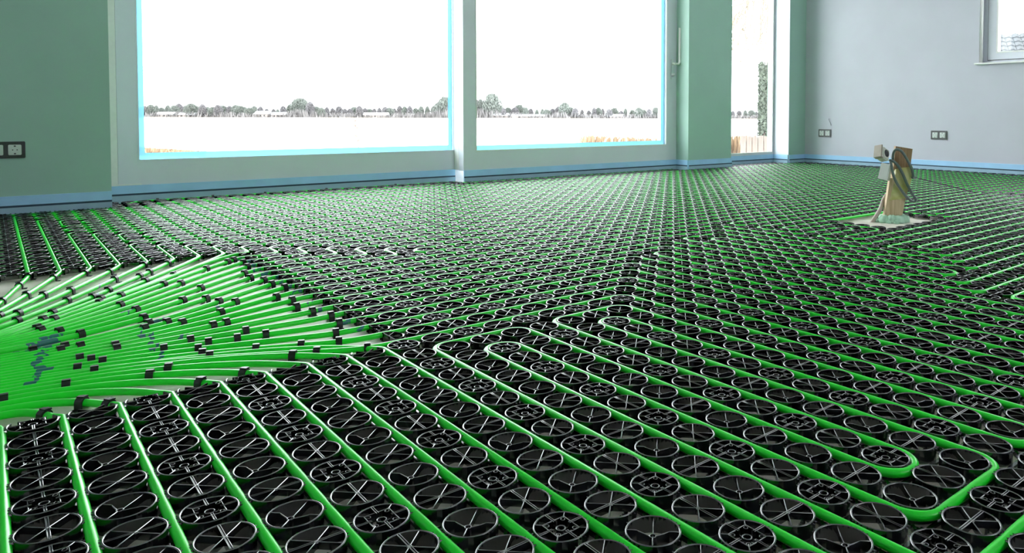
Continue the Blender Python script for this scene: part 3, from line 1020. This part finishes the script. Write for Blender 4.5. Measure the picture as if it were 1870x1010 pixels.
RB2 = Matrix.Translation((-0.62, -0.05, 3.12)) @ Matrix.Rotation(math.radians(12), 4, 'Y') @ Matrix.Rotation(math.radians(-38), 4, 'Z')
MB().bbox(-0.30, 0.30, -0.25, 0.25, -0.50, 0.52, 0.04).xf(RB2).build('housing', 'white', bx2)
MB().bbox(-0.28, 0.28, -0.29, -0.24, -0.46, 0.46, 0.03).xf(RB2).build('cover', 'white', bx2)
tag(bx2, 'plain white junction box below the socket box on the post', 'junction box', 'white boxes on the wooden post')

def smooth_path(pts, k=6):
    pts = [Vector(p) for p in pts]
    out = []
    for i in range(len(pts) - 1):
        p0, p1, p2, p3 = pts[max(i - 1, 0)], pts[i], pts[i + 1], pts[min(i + 2, len(pts) - 1)]
        for j in range(k):
            t = j / k
            out.append(0.5 * ((2 * p1) + (p2 - p0) * t + (2 * p0 - 5 * p1 + 4 * p2 - p3) * t * t + (3 * p1 - p0 - 3 * p2 + p3) * t ** 3))
    out.append(pts[-1])
    return out
def uv(u, v, f):
    return ((u - 1632.5) / 29.4, f, (406.5 - v) / 29.4)
cb = post_empty('power_cable')
MB().tube(smooth_path([uv(1629, 292, 0.1), uv(1627.5, 281, -0.1), uv(1629, 274.5, -0.25), uv(1634, 273.5, -0.33), uv(1641, 278, -0.36), uv(1650, 292, -0.38),
                       uv(1658, 308, -0.40), uv(1661.5, 320, -0.36), uv(1661.5, 325, -0.25)]), 0.085, 10).build('upper_coil', 'cable', cb)
MB().tube(smooth_path([uv(1621, 293, -0.1), uv(1627, 296, -0.35), uv(1634, 304, -0.42), uv(1642, 318, -0.42), uv(1650, 336, -0.42), uv(1659, 353, -0.42), uv(1666.5, 363, -0.40),
                       uv(1664, 368, -0.36), uv(1656, 365, -0.40), uv(1644, 353, -0.44), uv(1632, 336, -0.46), uv(1625, 321, -0.46), uv(1622, 306, -0.40), uv(1622, 296, -0.2)]), 0.088, 10).build('lower_coil', 'cable', cb)
tag(cb, 'dark grey cable coiled in loops over the wooden post', 'cable')
cd = post_empty('conduit')
MB().tube(smooth_path([uv(1585, 413, -0.25), uv(1596, 399, -0.1), uv(1607, 385, 0.1), uv(1613, 375, 0.3), uv(1619, 364, 0.45), uv(1626, 356, 0.5)]), 0.13, 12).build('tube', 'conduit', cd)
tag(cd, 'pale flexible conduit rising from the floor beside the wooden post', 'conduit')
bm = bmesh.new()
for (r, f, z, rad) in [(-0.75, -0.35, 0.12, 0.34), (-1.05, -0.1, 0.08, 0.22), (-0.35, -0.45, 0.14, 0.36), (0.05, -0.5, 0.10, 0.38), (0.35, -0.3, 0.12, 0.34), (0.62, -0.1, 0.16, 0.30), (0.55, 0.3, 0.14, 0.34),
                       (0.0, 0.4, 0.12, 0.36), (-0.6, 0.3, 0.12, 0.34), (-0.15, -0.72, 0.02, 0.22), (0.78, 0.05, 0.05, 0.2), (-0.6, -0.6, 0.03, 0.2)]:
    bmesh.ops.create_icosphere(bm, subdivisions=3, radius=rad, matrix=Matrix.Translation((r, f, z)))
for v in bm.verts:
    n1 = math.sin(v.co.x * 17 + v.co.y * 9) * math.sin(v.co.z * 19 + v.co.x * 5) * math.sin(v.co.y * 15)
    v.co += v.normal * 0.05 * n1 if v.normal.length else Vector()
    v.co.z = max(v.co.z, 0.002)
pu = MB().add([v.co[:] for v in bm.verts], [])
bm.verts.index_update()
pu.f = [tuple(v.index for v in f.verts) for f in bm.faces]
pu.sm = [True] * len(pu.f)
bm.free()
po = pu.build('expanding_foam', 'pu')
po.location = PB * S
po.rotation_euler = (0, 0, RZ)
tag(po, 'lumpy pale green foam around the foot of the wooden post', 'foam')

# ------------------------------------------------------------------ outside: terrace, frozen lake, far shore
CAMW = Vector((CAM_X, CAM_Y, CAM_H)) * S
def out_at(u, D, z=None, v=None):
    """a point D metres ahead of the room's view axis in the direction of bearing u"""
    d = R_ * ((u - PX) / F_PX) + FW
    p = CAMW + d * D
    if v is not None:
        hz = 211.9 + (u - 1120) * ROLL
        p.z = CAMW.z - (v - hz) / F_PX * D
    else:
        p.z = z
    return p
LZ = -0.95
def m1(mb, name, m, parent=None):
    return mb.build(name, m, parent, 1.0)
o = m1(MB().box(-12, 40, OUT * S, 6.6, -0.5, -0.14), 'terrace_ground', 'earth'); o['kind'] = 'structure'
ang = [math.radians(a) for a in range(-20, 111, 5)]
def arc_slab(r0, r1, z0, z1):
    mb = MB()
    vs, fs = [], []
    for a in ang:
        for r in (r0, r1):
            for z in (z0, z1):
                vs.append((r * math.cos(a), r * math.sin(a), z))
    for i in range(len(ang) - 1):
        p, q_ = 4 * i, 4 * i + 4
        fs += [(p + 1, p + 3, q_ + 3, q_ + 1), (p, p + 1, q_ + 1, q_), (p + 3, p + 2, q_ + 2, q_ + 3)]
    return mb.add(vs, fs)
o = m1(arc_slab(11.0, 402, LZ - 1, LZ), 'lake', 'lake'); o['kind'] = 'structure'
o = m1(arc_slab(402, 520, LZ - 1, LZ + 0.15), 'shore', 'earth'); o['kind'] = 'structure'

def bare_tree(seed, spread):
    r = random.Random(seed)
    mb = MB()
    mb.tube([Vector((0, 0, 0)), Vector((0, 0, 0.4))], 0.03, 4, False, 0.02)
    for i in range(26):
        a = r.uniform(0, 6.28)
        e = r.uniform(0.35, 1.0)
        rad = spread * r.uniform(0.3, 1.0) * math.sqrt(max(0.05, 1 - (2 * e - 1.15) ** 2))
        tip = Vector((math.cos(a) * rad, math.sin(a) * rad, e))
        mid = Vector((tip.x * 0.35, tip.y * 0.35, 0.2 + 0.55 * (e - 0.2)))
        mb.tube([Vector((0, 0, r.uniform(0.1, 0.3))), mid, tip], 0.016, 3, False, 0.006)
    for i in range(1900):
        a, e, q = r.uniform(0, 6.28), r.uniform(0.03, 1.0) ** 0.8, r.random() ** 0.6
        rad = spread * q * math.sqrt(max(0.05, 1 - (2 * min(e, 0.97) - 1.0) ** 2))
        c = Vector((math.cos(a) * rad, math.sin(a) * rad, e))
        d = Vector((c.x * 0.8 + r.uniform(-.2, .2), c.y * 0.8 + r.uniform(-.2, .2), 0.6 + 0.5 * e)).normalized()
        sd = d.cross(Vector((r.uniform(-1, 1), r.uniform(-1, 1), 0.1))).normalized()
        l, w2 = r.uniform(0.05, 0.11), r.uniform(0.02, 0.045)
        mb.add([c - sd * w2, c + sd * w2, c + d * l], [(0, 1, 2)])
    return mb
tree_me = []
for i in range(6):
    tree_me.append(bare_tree(i + 3, (0.30, 0.42, 0.26, 0.46, 0.36, 0.24)[i]).mesh('bare_tree', 'tree' if i % 2 == 0 else 'tree2', 1.0))
profile = [(225, 17), (262, 18), (300, 20), (340, 21), (400, 20), (440, 18), (480, 16), (505, 12), (520, 20), (545, 30), (570, 24), (590, 18), (620, 17), (660, 18), (690, 14),
           (720, 18), (750, 19), (780, 20), (800, 28), (815, 33), (850, 33), (880, 33), (900, 38), (915, 20), (935, 22), (960, 19), (985, 14), (1005, 18), (1025, 25), (1045, 20),
           (1070, 15), (1100, 16), (1140, 15), (1190, 19), (1225, 20), (1270, 16), (1340, 14), (1400, 13), (1440, 13)]
pu_, ph_ = [p[0] for p in profile], [p[1] for p in profile]
u = 225.0
rt = random.Random(5)
tall = {548: 'broad bare tree standing taller than the row near the middle of the wide door pane', 815: 'tall bare tree on the far shore beside the wide door pane stile',
        900: 'tallest bare tree on the far shore, seen through the sliding leaf', 1027: 'rounded bare tree on the far shore near the middle of the sliding leaf'}
TENS = {20: 'twent', 30: 'thirt', 40: 'fort', 50: 'fift', 60: 'sixt', 70: 'sevent'}
def ordinal(n):
    if n <= 19: return ORD[n - 1]
    t = TENS[n // 10 * 10]
    return t + 'ieth' if n % 10 == 0 else t + 'y-' + ORD[n % 10 - 1]
tl = dict(tall)
count = {}
while u < 1412:
    lab = None
    for k in list(tl):
        if abs(k - u) < 7:
            lab = tl.pop(k); break
    h = float(np.interp(u, pu_, ph_)) * (1.05 if lab else rt.uniform(0.7, 1.02))
    D = rt.uniform(404, 430)
    o = bpy.data.objects.new('bare_tree', tree_me[rt.randrange(6)] if not lab else tree_me[1 + 2 * (len(tl) % 2)])
    COL.objects.link(o)
    o.location = out_at(u, D, LZ)
    hm = h * D / F_PX + 0.9
    o.scale = (hm * rt.uniform(0.9, 1.3),) * 2 + (hm,)
    o.rotation_euler = (0, 0, rt.uniform(0, 6.28))
    pane = 'wide door pane' if u < 850 else 'sliding leaf' if u < 1230 else 'narrow window'
    count[pane] = count.get(pane, 0) + 1
    tag(o, lab or 'bare far-shore tree seen through the %s, %s from the left' % (pane, ordinal(count[pane])), 'tree', 'bare trees along the far shore')
    u += rt.uniform(7.5, 12.5)
    if 1222 < u < 1330:
        u = 1338
br = MB()
for i in range(9000):
    uu = rt.uniform(220, 1445)
    D = rt.uniform(402.5, 415)
    p = out_at(uu, D, LZ)
    h = float(np.interp(uu, pu_, ph_)) * rt.uniform(0.15, 0.62) * D / F_PX
    a = rt.uniform(0, 3.14)
    w2 = rt.uniform(0.3, 0.8)
    c, s = math.cos(a) * w2, math.sin(a) * w2
    dx, dy = rt.uniform(-.8, .8), rt.uniform(-.8, .8)
    br.add([(p.x - c, p.y - s, p.z), (p.x + c, p.y + s, p.z), (p.x + dx, p.y + dy, p.z + h)], [(0, 1, 2)])
o = m1(br, 'undergrowth', 'brush')
tag(o, 'grey brown bare undergrowth lining the far lake shore', 'undergrowth', kind='stuff')
for i, (uu, wd, hh, lb) in enumerate([(300, 9, 3.0, 'small pale house on the far shore at the picture left'), (340, 8, 2.6, 'low pale house beside the leftmost far house'), (476, 8, 3.6, 'small white roofed house left of the broad bare tree'),
                                      (508, 7, 3.0, 'tiny white roofed house touching the broad bare tree'), (685, 13, 3.0, 'long low house across the lake, right of the dry stem'),
                                      (912, 9, 2.8, 'white roofed house right of the tallest far tree'), (965, 18, 2.2, 'long low shed on the far shore behind the sliding leaf'), (1125, 7, 2.4, 'small pale house on the shore towards the handle side')]):
    root = bpy.data.objects.new('far_house', None); COL.objects.link(root)
    root.location = out_at(uu, 403.4, LZ); root.rotation_euler = (0, 0, RZ + 0.15 * math.sin(i * 2.3))
    m1(MB().box(-wd / 2, wd / 2, 0, 5, 0, hh * 0.55), 'wall', 'housewall', root)
    e = wd / 2 + 0.3
    m1(MB().add([(-e, -0.3, hh * 0.52), (e, -0.3, hh * 0.52), (e, 2.5, hh), (-e, 2.5, hh), (e, 5.3, hh * 0.52), (-e, 5.3, hh * 0.52)], [(0, 1, 2, 3), (3, 2, 4, 5), (0, 3, 5), (1, 4, 2)]), 'roof', 'houseroof', root)
    for k in range(3):
        x = (k - 1) * wd * 0.28
        m1(MB().box(x - 0.35, x + 0.35, -0.05, 0.02, hh * 0.18, hh * 0.42), 'window', 'hole', root)
    tag(root, lb, 'house', 'houses on the far shore')

def reeds(label, u0, u1, D, vtop0, vtop1, vb, n, seed):
    r = random.Random(seed)
    mb = MB()
    for i in range(n):
        t = r.random()
        uu = u0 + (u1 - u0) * t
        dd = D + r.uniform(-1.2, 1.2)
        b = out_at(uu, dd, LZ)
        h = out_at(uu, dd, v=vtop0 + (vtop1 - vtop0) * t).z - LZ
        h *= r.uniform(0.75, 1.08)
        lx, ly = r.uniform(-.12, .12), r.uniform(-.12, .12)
        w2 = 0.022
        a = r.uniform(0, 3.14)
        c, s = math.cos(a) * w2, math.sin(a) * w2
        mb.add([(b.x - c, b.y - s, b.z), (b.x + c, b.y + s, b.z), (b.x + lx + c * .4, b.y + ly + s * .4, b.z + h), (b.x + lx - c * .4, b.y + ly - s * .4, b.z + h)], [(0, 1, 2, 3)])
    tag(m1(mb, 'reeds', 'reed'), label, 'reeds', kind='stuff')
reeds('dry orange reeds at the lower corner of the wide door pane', 250, 372, 27, 269, 276, 288, 1500, 1)
reeds('dry orange reeds low behind the sliding door leaf', 1064, 1250, 24, 249, 257, 266, 2200, 2)
reeds('brown dry grass seen low through the narrow window', 1300, 1400, 15, 252, 255, 285, 1500, 3)

# dry stem in front of the lake
st = bpy.data.objects.new('dry_stem', None); COL.objects.link(st)
st.location = out_at(655, 12.5, -0.6)
sp = [out_at(uu, 12.5, v=vv) - st.location for uu, vv in ((657, 330), (655, 275), (652, 250), (651, 236), (648, 222))]
m1(MB().tube(sp, 0.011, 5, True, 0.007), 'stalk', 'twig', st)
for uu, vv, s in ((648, 222, 1), (649.5, 231, -1), (651.5, 235, 1), (651, 250, -1), (653, 258, 1)):
    c = out_at(uu, 12.5, v=vv) - st.location
    b = MB()
    for k in range(3):
        d = R_ * (0.03 * (k - 1) + 0.02 * s) + Vector((0, 0, 0.035))
        b.tube([c, c + d], 0.014, 4, True, 0.006)
    m1(b, 'seed_head', 'twig', st)
tag(st, 'thin dry stem rising in front of the frozen lake', 'plant')

# two arched hand rails at the water's edge
for i, uu in enumerate((1104, 1130)):
    b = out_at(uu, 22, v=270)
    pts = []
    for k in range(13):
        t = k / 12
        a = math.pi * (1 - t)
        pts.append(b + R_ * (0.11 + 0.11 * math.cos(a) + 0.05 * math.sin(a)) + Vector((0, 0, 0.13 + 0.20 * math.sin(a) ** 0.8)) + FW * 0.3 * t)
    pts = [b - Vector((0, 0, 0.6))] + pts + [pts[-1] - Vector((0, 0, 0.7))]
    tag(m1(MB().tube(pts, 0.03, 7), 'dock_rail', 'fence'), ('arched wooden rail among the reeds, the one nearer the wide pane', 'arched wooden rail among the reeds, the one nearer the handle')[i], 'rail', 'arched rails at the water edge')

# seen through the narrow window: willow, ivy pier, fence
wl = bpy.data.objects.new('willow_tree', None); COL.objects.link(wl)
wl.location = out_at(1292, 16, LZ)
trk = MB().tube([Vector((0, 0, 0)), Vector((0.1, 0.05, 2.5)), Vector((0.3, 0.0, 5.0))], 0.22, 8, True, 0.12)
m1(trk, 'trunk', 'willow', wl)
rw = random.Random(9)
stn = MB()
for i in range(120):
    top = out_at(rw.uniform(1300, 1420), rw.uniform(15, 17), v=rw.uniform(-160, 40)) - wl.location
    ln = rw.uniform(0.6, 2.0) * max(0.25, 1.0 - abs(i % 40 - 20) / 30)
    dx = rw.uniform(-0.45, 0.15)
    pts = [top + R_ * (dx * (t ** 1.5)) + Vector((0, 0, -ln * t)) for t in (0, 0.15, 0.35, 0.6, 0.8, 1.0)]
    stn.tube(pts, 0.016, 3, False, 0.008)
    for t in (0.3, 0.45, 0.6, 0.75, 0.9):
        p = top + R_ * (dx * t ** 1.5) + Vector((0, 0, -ln * t))
        q2 = p + R_ * rw.uniform(-.1, .1) + Vector((0, 0, -rw.uniform(0.05, 0.2)))
        stn.tube([p, q2], 0.012, 3, False, 0.005)
hs = m1(stn, 'hanging_twigs', 'willow', wl)
hs['kind'] = 'stuff'
for i, (v0, v1) in enumerate(((45, 35), (20, 10), (-30, 0))):
    a, b = out_at(1310, 16, v=v0) - wl.location, out_at(1425, 16, v=v1) - wl.location
    m1(MB().tube(smooth_path([wl.location * 0 + Vector((0.25, 0, 4.2)), a, (a + b) / 2 + Vector((0, 0, 0.12)), b]), 0.02, 5, True, 0.008), 'bough', 'willow', wl)
tag(wl, 'bare willow with drooping twigs outside the narrow window', 'tree')

pr = bpy.data.objects.new('ivy_pier', None); COL.objects.link(pr)
pb = out_at(1411, 14, -0.9)
pr.location = pb; pr.rotation_euler = (0, 0, RZ)
pc = MB()
for row in range(17):
    z = row * 0.065
    offx = 0.11 if row % 2 else 0.0
    for k in range(-2, 3):
        x0, x1 = max(-0.24, k * 0.22 - 0.1 + offx - 0.11), min(0.24, k * 0.22 + 0.1 + offx - 0.11)
        if x1 - x0 > 0.03:
            pc.box(x0, x1, -0.2, 0.2, z, z + 0.055)
m1(pc, 'brickwork', 'brick', pr)
iv = MB()
top = out_at(1395, 14, v=115).z - pb.z
iv.box(-0.2, 0.2, -0.16, 0.16, 1.0, top - 0.05)
for i in range(2600):
    z = rw.uniform(0.85, top)
    x, y = rw.choice([(-0.23, rw.uniform(-.2, .2)), (rw.uniform(-.23, .23), -0.2), (0.23, rw.uniform(-.2, .2))])
    x += rw.uniform(-.02, .02); y += rw.uniform(-.03, .03)
    a, b = rw.uniform(0, 6.28), rw.uniform(0, 6.28)
    e1 = Vector((math.cos(a), math.sin(a), math.sin(b) * .8)) * 0.03
    e2 = Vector((-math.sin(a) * .6, math.cos(b) * .6, 1)).normalized() * 0.03
    c = Vector((x, y, z))
    iv.add([c - e1, c + e2, c + e1, c - e2], [(0, 1, 2, 3)])
o = m1(iv, 'ivy', 'ivy', pr); o['kind'] = 'stuff'
tag(pr, 'ivy covered brick pier behind the narrow window', 'pier')
fn = bpy.data.objects.new('board_fence', None); COL.objects.link(fn)
fb_ = out_at(1353, 12, -0.9)
fn.location = fb_; fn.rotation_euler = (0, 0, RZ)
fh = out_at(1353, 12, v=248).z + 0.9
bd = MB().box(0, 0.085, 0, 0.02, 0, fh).mesh('board', 'fence', 1.0)
for k in range(9):
    o = bpy.data.objects.new('board', bd); COL.objects.link(o); o.parent = fn
    o.location = (k * 0.095, 0.003 * (k % 2), -0.008 * (k % 3))
for z in (0.25, fh - 0.15):
    m1(MB().box(0, 0.86, 0.024, 0.06, z, z + 0.07), 'rail', 'fence', fn)
tag(fn, 'low brown board fence outside the narrow window', 'fence')

# neighbouring roof seen through the window in the right wall
nh = bpy.data.objects.new('neighbour_house', None); COL.objects.link(nh)
nb = out_at(1860, 22, -0.9)
nh.location = nb; nh.rotation_euler = (0, 0, RZ - 0.35)
zt = out_at(1846, 22, v=73).z - nb.z + 0.55
m1(MB().box(-3, 5, 1.2, 6, 0, zt - 1.4), 'wall', 'housewall', nh)
rf = m1(MB().add([(-3.3, 0.6, zt - 1.7), (5.3, 0.6, zt - 1.7), (5.3, 3.6, zt - 0.05), (-3.3, 3.6, zt - 0.05), (5.3, 6.6, zt - 1.7), (-3.3, 6.6, zt - 1.7)], [(0, 1, 2, 3), (3, 2, 4, 5), (0, 3, 5), (1, 4, 2)]), 'roof', 'rooftile', nh)
tile = MB().add([(0, 0, 0.0), (0.23, 0, 0.0), (0.23, 0.32, 0.176), (0, 0.32, 0.176), (0, -0.01, 0.05), (0.115, -0.015, 0.085), (0.23, -0.01, 0.05), (0.23, 0.32, 0.20), (0.115, 0.32, 0.23), (0, 0.32, 0.20)],
                [(4, 5, 8, 9), (5, 6, 7, 8), (0, 1, 6, 5, 4)]).mesh('roof_tile', 'rooftile', 1.0)
for row in range(5, 10):
    for k in range(30):
        o = bpy.data.objects.new('roof_tile', tile); COL.objects.link(o); o.parent = rf
        o.location = (-2.6 + k * 0.24, 0.6 + row * 0.30, zt - 1.7 + row * 0.165)
tag(nh, 'grey tiled roof of a neighbouring house beyond the window in the bare wall', 'house')
